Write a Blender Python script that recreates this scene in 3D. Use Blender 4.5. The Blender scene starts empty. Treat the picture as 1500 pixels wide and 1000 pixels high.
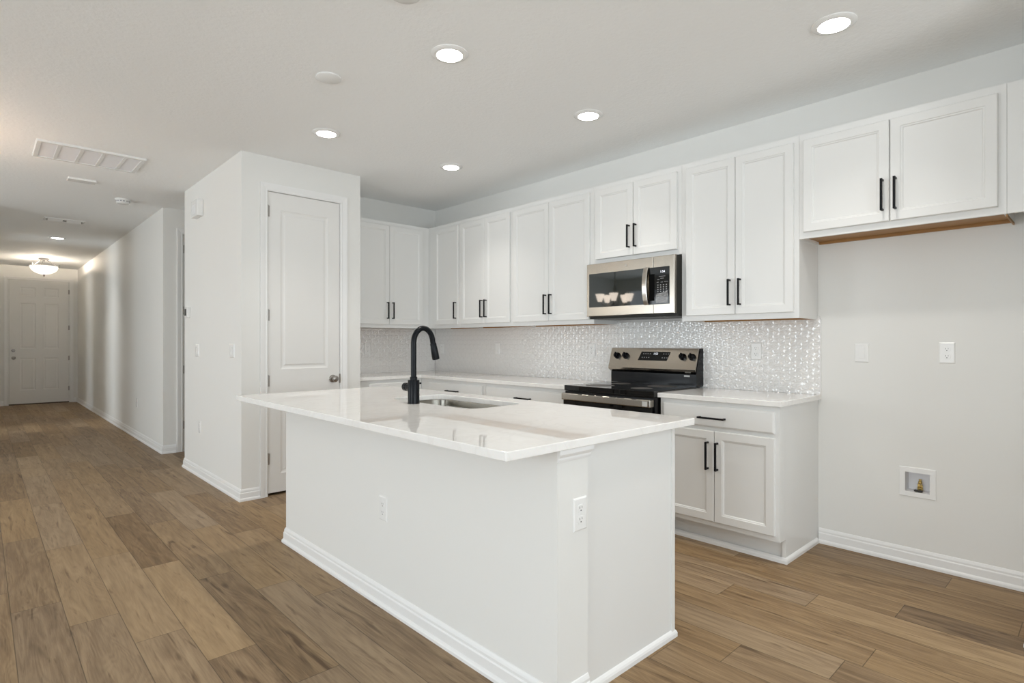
import bpy, bmesh, math, random
from mathutils import Vector, Matrix

random.seed(7)
C = bpy.context.scene.collection
PI = math.pi

# ------------------------------------------------------------------ camera
sc = bpy.context.scene
F_PX, YAW, EYE = 830.46, math.radians(43.223), 1.247
cam_d = bpy.data.cameras.new('camera')
cam_d.sensor_fit = 'HORIZONTAL'
cam_d.sensor_width = 36.0
cam_d.lens = 36.0 * F_PX / 1500.0
cam_d.shift_y = 0.2 / 1500.0
cam_d.clip_start = 0.02
cam = bpy.data.objects.new('camera', cam_d)
cam.location = (0, 0, EYE)
cam.rotation_euler = (PI / 2, 0, -YAW)
C.objects.link(cam)
sc.camera = cam

# ------------------------------------------------------------------ view, world, daylight
sc.view_settings.view_transform = 'Standard'
sc.view_settings.look = 'None'
sc.view_settings.gamma = 1.0
sc.view_settings.use_curve_mapping = False
sc.view_settings.exposure = 0.52
sc.cycles.max_bounces = 14
sc.cycles.diffuse_bounces = 8
sc.cycles.glossy_bounces = 6

world = bpy.data.worlds.new('sky')
sc.world = world
world.use_nodes = True
wn = world.node_tree.nodes
wn['Background'].inputs['Color'].default_value = (0.86, 0.93, 1.0, 1)
wn['Background'].inputs['Strength'].default_value = 1.0

def area_light(name, loc, rot, sx, sy, power, col):
    d = bpy.data.lights.new(name, 'AREA')
    d.shape = 'RECTANGLE'
    d.size, d.size_y, d.energy, d.color = sx, sy, power, col
    o = bpy.data.objects.new(name, d)
    o.location, o.rotation_euler = loc, rot
    C.objects.link(o)
    return o

DAY = (0.87, 0.955, 1.0)
# daylight through the tall glass doors behind the camera and the windows of the dining side
TILT = math.radians(66)      # upward aim added to the window lamps to brighten the ceiling
area_light('daylight_back', (0.2, -3.95, 1.25), (PI / 2 + TILT, 0, 0), 4.6, 2.0, 116, DAY)
area_light('daylight_side', (-4.10, 6.3, 1.28), (PI / 2 + TILT / 5, 0, -PI / 2), 1.8, 2.0, 38, DAY)
area_light('daylight_side_near', (-4.10, 0.6, 1.28), (PI / 2 + TILT / 5, 0, -PI / 2), 2.8, 2.0, 58, DAY)
area_light('daylight_front_room', (-4.10, 11.6, 1.35), (PI / 2 + 0.1, 0, -PI / 2), 2.2, 1.9, 68, DAY)

# ------------------------------------------------------------------ materials
def new_mat(name):
    m = bpy.data.materials.new(name)
    m.use_nodes = True
    nt = m.node_tree
    return m, nt, nt.nodes['Principled BSDF']

def noise_bump(nt, b, scale, strength, dist=0.002, detail=3.0, coords='Object'):
    tc = nt.nodes.new('ShaderNodeTexCoord')
    n = nt.nodes.new('ShaderNodeTexNoise')
    n.inputs['Scale'].default_value = scale
    n.inputs['Detail'].default_value = detail
    bp = nt.nodes.new('ShaderNodeBump')
    bp.inputs['Strength'].default_value = strength
    bp.inputs['Distance'].default_value = dist
    nt.links.new(tc.outputs[coords], n.inputs['Vector'])
    nt.links.new(n.outputs['Fac'], bp.inputs['Height'])
    nt.links.new(bp.outputs['Normal'], b.inputs['Normal'])
    return n

def paint(name, col, rough=0.5, scale=None, strength=0.1, dist=0.001, spec=0.5):
    m, nt, b = new_mat(name)
    b.inputs['Base Color'].default_value = (*col, 1)
    b.inputs['Roughness'].default_value = rough
    b.inputs['Specular IOR Level'].default_value = spec
    if scale:
        noise_bump(nt, b, scale, strength, dist)
    return m

def metal(name, col, rough, scale=None, stretch=None):
    m, nt, b = new_mat(name)
    b.inputs['Base Color'].default_value = (*col, 1)
    b.inputs['Metallic'].default_value = 1.0
    b.inputs['Roughness'].default_value = rough
    if scale:
        tc = nt.nodes.new('ShaderNodeTexCoord')
        mp = nt.nodes.new('ShaderNodeMapping')
        mp.inputs['Scale'].default_value = stretch
        n = nt.nodes.new('ShaderNodeTexNoise')
        n.inputs['Scale'].default_value = scale
        r = nt.nodes.new('ShaderNodeMapRange')
        r.inputs['To Min'].default_value = rough - 0.06
        r.inputs['To Max'].default_value = rough + 0.08
        nt.links.new(tc.outputs['Object'], mp.inputs['Vector'])
        nt.links.new(mp.outputs['Vector'], n.inputs['Vector'])
        nt.links.new(n.outputs['Fac'], r.inputs['Value'])
        nt.links.new(r.outputs['Result'], b.inputs['Roughness'])
    return m

def emit(name, col, strength, base=None):
    m, nt, b = new_mat(name)
    b.inputs['Base Color'].default_value = (*(base or col), 1)
    b.inputs['Emission Color'].default_value = (*col, 1)
    b.inputs['Emission Strength'].default_value = strength
    return m

M = {}
M['wall'] = paint('wall_paint', (0.79, 0.787, 0.765), 0.62, 260, 0.12, 0.001)
M['ceiling'] = paint('ceiling_texture', (0.90, 0.912, 0.915), 0.85, 48, 0.45, 0.005)
M['trim'] = paint('trim_paint', (0.83, 0.83, 0.825), 0.35)
M['door'] = paint('door_paint', (0.785, 0.778, 0.76), 0.4)
M['cab'] = paint('cabinet_paint', (0.775, 0.775, 0.762), 0.36)
M['plate'] = paint('white_plastic', (0.84, 0.84, 0.83), 0.25)
M['grille'] = paint('white_grille', (0.80, 0.80, 0.82), 0.5)
M['duct'] = paint('duct_grey', (0.30, 0.30, 0.31), 0.8)
M['slot'] = paint('dark_slot', (0.03, 0.03, 0.03), 0.5)
M['void'] = paint('deep_black', (0.003, 0.003, 0.003), 0.7, spec=0.05)
M['black'] = paint('matte_black_metal', (0.007, 0.007, 0.008), 0.42, spec=0.16)
M['faucet'] = paint('satin_black', (0.006, 0.007, 0.009), 0.26, spec=0.16)
M['enamel'] = paint('black_enamel', (0.006, 0.006, 0.007), 0.16, spec=0.22)
M['glass'] = paint('black_glass', (0.006, 0.006, 0.006), 0.03, spec=0.35)
M['mw_glass'] = paint('microwave_glass', (0.010, 0.013, 0.011), 0.03, spec=0.8)
M['side'] = paint('dark_side_steel', (0.022, 0.022, 0.018), 0.4, spec=0.2)
M['steel'] = metal('brushed_steel', (0.44, 0.40, 0.345), 0.21, 40, (1, 1, 30))
M['steel_h'] = metal('brushed_steel_bar', (0.50, 0.47, 0.425), 0.22, 40, (1, 30, 30))
M['sink'] = metal('sink_steel', (0.30, 0.285, 0.25), 0.2)
M['chrome'] = metal('polished_steel', (0.75, 0.75, 0.75), 0.12)
M['nickel'] = metal('satin_nickel', (0.36, 0.34, 0.32), 0.3)
M['bronze'] = metal('dark_bronze', (0.10, 0.08, 0.06), 0.4)
M['brass'] = metal('brass', (0.65, 0.48, 0.18), 0.25)
M['lens'] = emit('led_lens', (1.0, 0.97, 0.92), 14.0)
M['bowl'] = emit('frosted_bowl', (1.0, 0.91, 0.80), 0.85, (0.35, 0.34, 0.32))
M['shade'] = emit('lit_shade', (1.0, 0.87, 0.74), 7.0)
M['digit'] = emit('display_digits', (0.9, 0.92, 1.0), 0.5)
M['mark'] = paint('printed_mark', (0.30, 0.30, 0.30), 0.5)
M['mark_dim'] = paint('printed_mark_faint', (0.10, 0.095, 0.09), 0.5)
M['sticker'] = paint('paper_label', (0.55, 0.55, 0.53), 0.6)

def wood_raw():
    m, nt, b = new_mat('raw_maple')
    tc = nt.nodes.new('ShaderNodeTexCoord')
    mp = nt.nodes.new('ShaderNodeMapping')
    mp.inputs['Scale'].default_value = (3, 40, 40)
    n = nt.nodes.new('ShaderNodeTexNoise')
    n.inputs['Scale'].default_value = 2.0
    r = nt.nodes.new('ShaderNodeValToRGB')
    r.color_ramp.elements[0].color = (0.27, 0.125, 0.03, 1)
    r.color_ramp.elements[1].color = (0.44, 0.235, 0.075, 1)
    nt.links.new(tc.outputs['Object'], mp.inputs['Vector'])
    nt.links.new(mp.outputs['Vector'], n.inputs['Vector'])
    nt.links.new(n.outputs['Fac'], r.inputs['Fac'])
    nt.links.new(r.outputs['Color'], b.inputs['Base Color'])
    b.inputs['Roughness'].default_value = 0.5
    return m
M['wood'] = wood_raw()

def quartz():
    m, nt, b = new_mat('white_quartz')
    tc = nt.nodes.new('ShaderNodeTexCoord')
    n = nt.nodes.new('ShaderNodeTexNoise')
    n.inputs['Scale'].default_value = 5.0
    n.inputs['Detail'].default_value = 8.0
    n.inputs['Distortion'].default_value = 1.6
    r = nt.nodes.new('ShaderNodeValToRGB')
    e = r.color_ramp.elements
    e[0].position, e[0].color = 0.44, (0.90, 0.89, 0.87, 1)
    e[1].position, e[1].color = 0.56, (0.90, 0.89, 0.87, 1)
    v = e.new(0.50)
    v.color = (0.865, 0.85, 0.83, 1)
    f = nt.nodes.new('ShaderNodeTexNoise')
    f.inputs['Scale'].default_value = 160.0
    mx = nt.nodes.new('ShaderNodeMix')
    mx.data_type = 'RGBA'
    mx.blend_type = 'MULTIPLY'
    mx.inputs['Factor'].default_value = 0.06
    nt.links.new(tc.outputs['Object'], n.inputs['Vector'])
    nt.links.new(tc.outputs['Object'], f.inputs['Vector'])
    nt.links.new(n.outputs['Fac'], r.inputs['Fac'])
    nt.links.new(r.outputs['Color'], mx.inputs[6])
    nt.links.new(f.outputs['Color'], mx.inputs[7])
    nt.links.new(mx.outputs[2], b.inputs['Base Color'])
    b.inputs['Roughness'].default_value = 0.02
    b.inputs['IOR'].default_value = 1.62
    return m
M['quartz'] = quartz()
M['tile'] = paint('glazed_white_tile', (0.80, 0.79, 0.775), 0.07, spec=1.0)
M['grout'] = paint('pale_grout', (0.79, 0.78, 0.765), 0.6)

def floor_mat():
    m, nt, b = new_mat('plank_floor')
    N, L = nt.nodes.new, nt.links.new
    def math_(op, a=None, bb=None, va=None, vb=None):
        n = N('ShaderNodeMath'); n.operation = op
        if a is not None: L(a, n.inputs[0])
        if bb is not None: L(bb, n.inputs[1])
        if va is not None: n.inputs[0].default_value = va
        if vb is not None: n.inputs[1].default_value = vb
        return n.outputs[0]
    at = N('ShaderNodeAttribute'); at.attribute_name = 'plank'
    uv = N('ShaderNodeUVMap'); uv.uv_map = 'metres'
    sep = N('ShaderNodeSeparateColor'); L(at.outputs['Color'], sep.inputs[0])
    tone, rnd, hue = sep.outputs[0], sep.outputs[1], sep.outputs[2]
    su = N('ShaderNodeSeparateXYZ'); L(uv.outputs['UV'], su.inputs[0])
    shift = math_('MULTIPLY', rnd, vb=37.0)
    comb = N('ShaderNodeCombineXYZ')
    L(su.outputs[0], comb.inputs[0]); L(su.outputs[1], comb.inputs[1]); L(shift, comb.inputs[2])
    def mapped(sx, sy):
        mp = N('ShaderNodeMapping'); mp.inputs['Scale'].default_value = (sx, sy, 1.0)
        L(comb.outputs[0], mp.inputs['Vector']); return mp.outputs[0]
    # warp for the grain
    w = N('ShaderNodeTexNoise'); w.inputs['Scale'].default_value = 1.0; w.inputs['Detail'].default_value = 2.0
    L(mapped(5.0, 1.6), w.inputs['Vector'])
    # cathedral rings
    g = N('ShaderNodeTexNoise'); g.inputs['Scale'].default_value = 1.0; g.inputs['Detail'].default_value = 1.0; g.inputs['Distortion'].default_value = 0.5
    L(mapped(9.0, 1.1), g.inputs['Vector'])
    rings = math_('SINE', math_('MULTIPLY', g.outputs['Fac'], vb=95.0))
    rings = math_('MULTIPLY_ADD', rings, vb=0.5); nt.nodes[-1].inputs[2].default_value = 0.5
    # fine fibre
    f = N('ShaderNodeTexNoise'); f.inputs['Scale'].default_value = 1.0; f.inputs['Detail'].default_value = 5.0; f.inputs['Roughness'].default_value = 0.65
    L(mapped(170.0, 7.0), f.inputs['Vector'])
    # broad streaks
    s = N('ShaderNodeTexNoise'); s.inputs['Scale'].default_value = 1.0; s.inputs['Detail'].default_value = 4.0; s.inputs['Distortion'].default_value = 0.8
    L(mapped(26.0, 2.2), s.inputs['Vector'])
    # knots and dark mineral marks
    k = N('ShaderNodeTexNoise'); k.inputs['Scale'].default_value = 1.0; k.inputs['Detail'].default_value = 3.0; k.inputs['Distortion'].default_value = 1.0
    L(mapped(30.0, 2.6), k.inputs['Vector'])
    kr = N('ShaderNodeMapRange'); kr.inputs['From Min'].default_value = 0.60; kr.inputs['From Max'].default_value = 0.78
    L(k.outputs['Fac'], kr.inputs['Value'])
    base = N('ShaderNodeValToRGB')
    e = base.color_ramp.elements
    e[0].position, e[0].color = 0.0, (0.110, 0.066, 0.033, 1)
    e[1].position, e[1].color = 1.0, (0.420, 0.302, 0.178, 1)
    a = e.new(0.35); a.color = (0.222, 0.147, 0.081, 1)
    c = e.new(0.65); c.color = (0.325, 0.226, 0.129, 1)
    v = math_('MULTIPLY', tone, vb=0.86)
    v = math_('ADD', v, math_('MULTIPLY', math_('SUBTRACT', s.outputs['Fac'], vb=0.5), vb=0.85))
    v = math_('ADD', v, math_('MULTIPLY', math_('SUBTRACT', rings, vb=0.5), vb=0.09))
    v = math_('ADD', v, math_('MULTIPLY', math_('SUBTRACT', f.outputs['Fac'], vb=0.5), vb=0.62))
    v = math_('ADD', v, vb=0.07)
    v = math_('SUBTRACT', v, math_('MULTIPLY', kr.outputs['Result'], vb=0.52))
    # occasional round knots
    vo = N('ShaderNodeTexVoronoi'); vo.inputs['Scale'].default_value = 1.0; vo.inputs['Randomness'].default_value = 1.0
    wv = N('ShaderNodeVectorMath'); wv.operation = 'ADD'
    wsc = N('ShaderNodeVectorMath'); wsc.operation = 'SCALE'; wsc.inputs['Scale'].default_value = 0.35
    L(w.outputs['Color'], wsc.inputs[0]); L(mapped(6.5, 2.1), wv.inputs[0]); L(wsc.outputs[0], wv.inputs[1]); L(wv.outputs[0], vo.inputs['Vector'])
    vr = N('ShaderNodeMapRange'); vr.inputs['From Min'].default_value = 0.03; vr.inputs['From Max'].default_value = 0.13; vr.inputs['To Min'].default_value = 1.0; vr.inputs['To Max'].default_value = 0.0
    L(vo.outputs['Distance'], vr.inputs['Value'])
    sv = N('ShaderNodeSeparateColor'); L(vo.outputs['Color'], sv.inputs[0])
    pick = math_('GREATER_THAN', sv.outputs[0], vb=0.55)
    v = math_('SUBTRACT', v, math_('MULTIPLY', math_('MULTIPLY', vr.outputs['Result'], pick), vb=0.55))
    L(v, base.inputs['Fac'])
    # greyer or browner plank
    hs = N('ShaderNodeHueSaturation')
    L(base.outputs['Color'], hs.inputs['Color'])
    sat = N('ShaderNodeMapRange'); sat.inputs['To Min'].default_value = 0.92; sat.inputs['To Max'].default_value = 1.10
    L(hue, sat.inputs['Value']); L(sat.outputs['Result'], hs.inputs['Saturation'])
    # seams
    euv = N('ShaderNodeUVMap'); euv.uv_map = 'edge'
    es = N('ShaderNodeSeparateXYZ'); L(euv.outputs['UV'], es.inputs[0])
    def edge(val, length):
        d = math_('MINIMUM', val, math_('SUBTRACT', None, val, va=1.0))
        return math_('MULTIPLY', d, vb=length)
    dmin = math_('MINIMUM', edge(es.outputs[0], 0.182), edge(es.outputs[1], 1.2355))
    seam = N('ShaderNodeMapRange'); seam.inputs['From Min'].default_value = 0.0006; seam.inputs['From Max'].default_value = 0.0022
    seam.inputs['To Min'].default_value = 0.42; seam.inputs['To Max'].default_value = 1.0
    L(dmin, seam.inputs['Value'])
    mx = N('ShaderNodeMix'); mx.data_type = 'RGBA'; mx.blend_type = 'MULTIPLY'; mx.inputs['Factor'].default_value = 1.0
    L(hs.outputs['Color'], mx.inputs[6]); L(seam.outputs['Result'], mx.inputs[7])
    L(mx.outputs[2], b.inputs['Base Color'])
    rr = N('ShaderNodeMapRange'); rr.inputs['To Min'].default_value = 0.40; rr.inputs['To Max'].default_value = 0.56
    L(f.outputs['Fac'], rr.inputs['Value']); L(rr.outputs['Result'], b.inputs['Roughness'])
    bp = N('ShaderNodeBump'); bp.inputs['Strength'].default_value = 0.25; bp.inputs['Distance'].default_value = 0.001
    h = math_('ADD', math_('MULTIPLY', f.outputs['Fac'], vb=0.4), seam.outputs['Result'])
    L(h, bp.inputs['Height']); L(bp.outputs['Normal'], b.inputs['Normal'])
    b.inputs['Specular IOR Level'].default_value = 0.25
    return m
M['floor'] = floor_mat()

def film_mat():
    m, nt, b = new_mat('clear_film')
    b.inputs['Base Color'].default_value = (1, 1, 1, 1)
    b.inputs['Roughness'].default_value = 0.08
    b.inputs['Transmission Weight'].default_value = 0.0
    b.inputs['Alpha'].default_value = 0.22
    b.inputs['Specular IOR Level'].default_value = 1.0
    return m
M['film'] = film_mat()

# ------------------------------------------------------------------ mesh helpers
class MB:
    def __init__(self):
        self.bm = bmesh.new()
    def face(self, pts):
        vs = [self.bm.verts.new(p) for p in pts]
        return self.bm.faces.new(vs)
    def box(self, x0, x1, y0, y1, z0, z1, bev=0.0, seg=2):
        x0, x1 = min(x0, x1), max(x0, x1); y0, y1 = min(y0, y1), max(y0, y1); z0, z1 = min(z0, z1), max(z0, z1)
        v = [self.bm.verts.new(p) for p in ((x0,y0,z0),(x1,y0,z0),(x1,y1,z0),(x0,y1,z0),(x0,y0,z1),(x1,y0,z1),(x1,y1,z1),(x0,y1,z1))]
        fs = [self.bm.faces.new([v[i] for i in q]) for q in ((0,3,2,1),(4,5,6,7),(0,1,5,4),(1,2,6,5),(2,3,7,6),(3,0,4,7))]
        if bev > 0:
            es = list({e for f in fs for e in f.edges})
            bmesh.ops.bevel(self.bm, geom=es, offset=bev, segments=seg, profile=0.5, affect='EDGES', clamp_overlap=True)
        return self
    def prism(self, poly, axis, a, b):
        """poly: 2D points; axis: 'x' (poly in y,z), 'y' (x,z), 'z' (x,y); from a to b."""
        def p3(p, t):
            return {'x': (t, p[0], p[1]), 'y': (p[0], t, p[1]), 'z': (p[0], p[1], t)}[axis]
        n = len(poly)
        A = [self.bm.verts.new(p3(p, a)) for p in poly]
        B = [self.bm.verts.new(p3(p, b)) for p in poly]
        self.bm.faces.new(A); self.bm.faces.new(B[::-1])
        for i in range(n):
            j = (i + 1) % n
            self.bm.faces.new((A[i], A[j], B[j], B[i]))
        return self
    def loft(self, rings, cap0=True, cap1=True, closed=True):
        R = [[self.bm.verts.new(p) for p in r] for r in rings]
        n = len(R[0])
        for a, b in zip(R, R[1:]):
            for i in range(n if closed else n - 1):
                j = (i + 1) % n
                self.bm.faces.new((a[i], a[j], b[j], b[i]))
        if cap0: self.bm.faces.new(R[0][::-1])
        if cap1: self.bm.faces.new(R[-1])
        return self
    def lathe(self, prof, c=(0,0,0), axis='z', n=32):
        """prof: (radius, height) pairs along axis through c."""
        rings = []
        for r, h in prof:
            ring = []
            for k in range(n):
                t = 2 * PI * k / n
                u, v = r * math.cos(t), r * math.sin(t)
                p = {'z': (u, v, h), 'x': (h, u, v), 'y': (u, h, v), '-y': (u, -h, v), '-x': (-h, u, v), '-z': (u, v, -h)}[axis]
                ring.append((c[0] + p[0], c[1] + p[1], c[2] + p[2]))
            rings.append(ring)
        return self.loft(rings, cap0=prof[0][0] > 1e-6, cap1=prof[-1][0] > 1e-6)
    def tube(self, pts, radii, n=16):
        pts = [Vector(p) for p in pts]
        if not hasattr(radii, '__len__'): radii = [radii] * len(pts)
        rings = []
        up = None
        for i, p in enumerate(pts):
            t = (pts[min(i + 1, len(pts) - 1)] - pts[max(i - 1, 0)]).normalized()
            if up is None:
                up = Vector((0, 0, 1)) if abs(t.z) < 0.9 else Vector((1, 0, 0))
            a = t.cross(up).normalized(); up = a.cross(t).normalized()
            rings.append([tuple(p + (a * math.cos(2*PI*k/n) + up * math.sin(2*PI*k/n)) * radii[i]) for k in range(n)])
        return self.loft(rings)
    def rect_rings(self, x0, x1, z0, z1, steps, back=None):
        """rings of a rectangle facing -y: steps of (inset, y); last ring filled; optional back face at y=back."""
        rings = []
        for ins, y in steps:
            rings.append([(x0+ins, y, z0+ins), (x1-ins, y, z0+ins), (x1-ins, y, z1-ins), (x0+ins, y, z1-ins)])
        if back is not None:
            rings = [[(x0, back, z0), (x1, back, z0), (x1, back, z1), (x0, back, z1)]] + rings
        R = [[self.bm.verts.new(p) for p in r] for r in rings]
        for a, b in zip(R, R[1:]):
            for i in range(4):
                j = (i + 1) % 4
                self.bm.faces.new((a[i], a[j], b[j], b[i]))
        self.bm.faces.new(R[-1])
        if back is not None: self.bm.faces.new(R[0][::-1])
        return self
    def build(self, name, mat, parent=None, smooth=False):
        bmesh.ops.remove_doubles(self.bm, verts=self.bm.verts, dist=1e-6)
        bmesh.ops.recalc_face_normals(self.bm, faces=self.bm.faces)
        me = bpy.data.meshes.new(name)
        self.bm.to_mesh(me); self.bm.free()
        return link(name, me, mat, parent, smooth)

def link(name, me, mat, parent=None, smooth=False):
    me.materials.clear()
    me.materials.append(mat)
    if smooth:
        me.shade_smooth() if hasattr(me, 'shade_smooth') else None
        me.set_sharp_from_angle(angle=math.radians(35))
    o = bpy.data.objects.new(name, me)
    C.objects.link(o)
    if parent: o.parent = parent
    return o

def sweep(mb, path, profile, to3, closed=False):
    """sweep a closed 2D profile (n = to the left of the path, w) along a 2D path with mitred corners; to3(u, v, w)."""
    P = [Vector(p) for p in path]
    rings = []
    n = len(P)
    for i in range(n):
        if closed or 0 < i < n - 1:
            a = (P[i] - P[i-1]).normalized(); b = (P[(i+1) % n] - P[i]).normalized()
            na, nb = Vector((-a.y, a.x)), Vector((-b.y, b.x))
            m = (na + nb) / (1 + na.dot(nb))
        else:
            a = (P[1] - P[0]).normalized() if i == 0 else (P[-1] - P[-2]).normalized()
            m = Vector((-a.y, a.x))
        rings.append([to3(P[i].x + m.x * q[0], P[i].y + m.y * q[0], q[1]) for q in profile])
    if closed:
        rings.append(rings[0]); mb.loft(rings, False, False)
    else:
        mb.loft(rings)
    return mb

def tag(o, label=None, cat=None, group=None, kind=None):
    if label: o['label'] = label
    if cat: o['category'] = cat
    if group: o['group'] = group
    if kind: o['kind'] = kind
    return o

def thing(name, label, cat, loc=(0,0,0), rotz=0.0, group=None, kind=None):
    o = bpy.data.objects.new(name, None)
    o.empty_display_size = 0.05
    o.location = loc; o.rotation_euler = (0, 0, rotz)
    C.objects.link(o)
    return tag(o, label, cat, group, kind)

def struct(o, label, cat):
    return tag(o, label, cat, None, 'structure')

def text_mesh(name, body, size, mat, parent, m4, extrude=0.0004):
    cu = bpy.data.curves.new(name, 'FONT')
    cu.body = body; cu.size = size; cu.align_x = 'CENTER'; cu.align_y = 'CENTER'; cu.extrude = extrude
    tmp = bpy.data.objects.new(name + '_tmp', cu)
    me = bpy.data.meshes.new_from_object(tmp)
    bpy.data.objects.remove(tmp); bpy.data.curves.remove(cu)
    me.transform(m4)
    return link(name, me, mat, parent)
FACE_FRONT = Matrix.Rotation(PI / 2, 4, 'X')          # text lying in x,z and facing -y

# ------------------------------------------------------------------ room measures
H = 2.74
XW, YB = 3.81, 5.336                 # kitchen wall, kitchen end wall
PX, PXR, PY, PYF = 1.492, 2.51, 4.675, 6.35       # pantry block
XH, YH, YD = 1.490, 7.25, 14.75      # hall wall, alcove face, front door wall
XL, YN = -4.5, -4.5                  # far sides of the great room (outside the photograph)
YC, XHL = 8.3, -0.02                 # where the hall's other wall starts

# ---- floor planks (one surface; seams follow the photograph's rows)
def build_floor():
    X0, X1, Y0, Y1 = XL - 0.1, XW + 0.1, YN - 0.1, YD + 0.1
    PW, PL = 0.182, 1.2355
    off = {0: 3.466, 1: 3.134, 2: 2.775, 3: 2.427, 4: 2.050, 5: 2.956, 6: 2.686, 11: 1.054, 12: 0.724, 13: 1.90, 14: 1.343, 15: 1.001, 16: 0.683, 17: 1.517, 18: 0.05}
    # tones of the planks that can be told apart in the photograph, keyed by row and lower end
    tones = {(0, 3.466): 0.40, (0, 2.23): 0.42, (0, 4.70): 0.60, (0, 5.94): 0.36, (1, 1.90): 0.52, (1, 3.134): 0.66, (1, 4.37): 0.62, (1, 5.61): 0.55,
             (2, 1.54): 0.58, (2, 2.775): 0.70, (2, 4.01): 0.62, (2, 5.25): 0.56, (3, 1.19): 0.32, (3, 2.427): 0.74, (3, 3.66): 0.28, (3, 4.90): 0.58,
             (4, 2.05): 0.35, (4, 3.29): 0.50, (4, 4.52): 0.36, (5, 1.72): 0.60, (5, 2.956): 0.64, (5, 4.19): 0.60, (6, 2.686): 0.58, (6, 3.92): 0.36,
             (11, -0.18): 0.45, (11, 1.054): 0.42, (12, -0.51): 0.34, (12, 0.724): 0.62, (13, 0.66): 0.46, (13, -0.57): 0.5, (14, 0.108): 0.44, (14, 1.343): 0.60,
             (15, -0.23): 0.64, (15, 1.001): 0.50, (16, -0.55): 0.14, (16, 0.683): 0.46, (17, 0.28): 0.46, (18, 0.05): 0.42, (18, 1.28): 0.40, (19, 0.9): 0.4}
    rng = random.Random(11)
    bm = bmesh.new()
    col = bm.loops.layers.float_color.new('plank')
    u1 = bm.loops.layers.uv.new('metres'); u2 = bm.loops.layers.uv.new('edge')
    k0 = math.floor((X0 - 0.105) / PW); k1 = math.ceil((X1 - 0.105) / PW)
    for k in range(k0, k1):
        a, b = 0.105 + k * PW, 0.105 + (k + 1) * PW
        if k not in off: off[k] = (3.466 - 0.345 * k + rng.uniform(-0.05, 0.05)) % PL
        start = off[k] - PL * math.ceil((off[k] - Y0) / PL)
        y = start
        while y < Y1:
            ya, yb, xa, xb = max(y, Y0), min(y + PL, Y1), max(a, X0), min(b, X1)
            if yb > ya and xb > xa:
                t, r, h = 0.28 + 0.40 * rng.betavariate(2.0, 2.0), rng.random(), rng.random()
                for (kk, yy), tv in tones.items():
                    # key: lower end of the plank
                    if kk == k and abs(yy - y) < 0.06: t = tv
                vs = [bm.verts.new((px, py, 0)) for px, py in ((xa, ya), (xb, ya), (xb, yb), (xa, yb))]
                f = bm.faces.new(vs)
                for l in f.loops:
                    px, py = l.vert.co.x, l.vert.co.y
                    l[col] = (t, r, h, 1)
                    l[u1].uv = (px - a, py - y)
                    l[u2].uv = ((px - a) / PW, (py - y) / PL)
            y += PL
    me = bpy.data.meshes.new('floor'); bm.to_mesh(me); bm.free()
    struct(link('floor', me, M['floor']), 'tan wood plank floor running down the hallway', 'floor')
build_floor()

# ---- ceiling
struct(MB().box(XL - 0.1, XW + 0.1, YN - 0.1, YD + 0.1, H, H + 0.1).build('ceiling', M['ceiling']), 'flat white textured ceiling with round lights', 'ceiling')

# ---- walls
def wall_box(name, label, boxes):
    mb = MB()
    for bx in boxes: mb.box(*bx)
    return struct(mb.build(name, M['wall']), label, 'wall')

# ice maker box opening in the kitchen wall
IY0, IY1, IZ0, IZ1 = 0.697, 0.813, 0.406, 0.516
wall_box('wall_right', 'pale grey wall behind the cabinets and the empty fridge space', [
    (XW, XW + 0.12, YN, IY0, 0, H), (XW, XW + 0.12, IY1, YB + 0.1, 0, H), (XW, XW + 0.12, IY0, IY1, 0, IZ0), (XW, XW + 0.12, IY0, IY1, IZ1, H)])
wall_box('wall_back', 'short wall above the corner cabinets beside the pantry', [(PXR - 0.02, XW + 0.12, YB, YB + 0.12, 0, H)])
# pantry block with a door opening in its face
DX0, DX1, DZ = 1.690, 2.320, 2.468
wall_box('wall_pantry', 'white boxed-in pantry walls around the tall closet door', [
    (PX, DX0, PY, PY + 0.115, 0, H), (DX1, PXR, PY, PY + 0.115, 0, H), (DX0, DX1, PY, PY + 0.115, DZ, H),
    (PX, PX + 0.115, PY + 0.115, PYF, 0, H), (PXR - 0.115, PXR, PY + 0.115, PYF, 0, H), (PX + 0.115, PXR - 0.115, PYF - 0.115, PYF, 0, H)])
# alcove between the pantry and the hall wall, with its own door
AX0, AX1 = 1.684, 2.46
wall_box('wall_alcove', 'narrow wall with a white door trim just beyond the pantry', [
    (XH + 0.1, AX0, YH, YH + 0.1, 0, H), (AX1, 2.72, YH, YH + 0.1, 0, H), (AX0, AX1, YH, YH + 0.1, DZ, H), (2.62, 2.72, PYF, YH, 0, H), (PXR, 2.62, PYF - 0.1, PYF, 0, H)])
wall_box('wall_hall', 'long white hallway wall leading to the front door', [(XH, XH + 0.1, YH, YD, 0, H)])
FX0, FX1, FZ = 0.417, 1.349, 2.462
wall_box('wall_front', 'end wall of the hallway around the front door', [
    (XHL, FX0, YD, YD + 0.14, 0, H), (FX1, XH + 0.1, YD, YD + 0.14, 0, H), (FX0, FX1, YD, YD + 0.14, FZ, H)])
wall_box('wall_hall_left', 'hallway wall facing the long white wall, with two openings', [
    (XHL - 0.1, XHL, YC + 0.1, 10.45, 0, H), (XHL - 0.1, XHL, 11.15, 12.50, 0, H), (XHL - 0.1, XHL, 12.84, YD, 0, H),
    (XHL - 0.1, XHL, 10.45, 11.15, 2.60, H), (XHL - 0.1, XHL, 12.50, 12.84, 2.60, H)])
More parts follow.
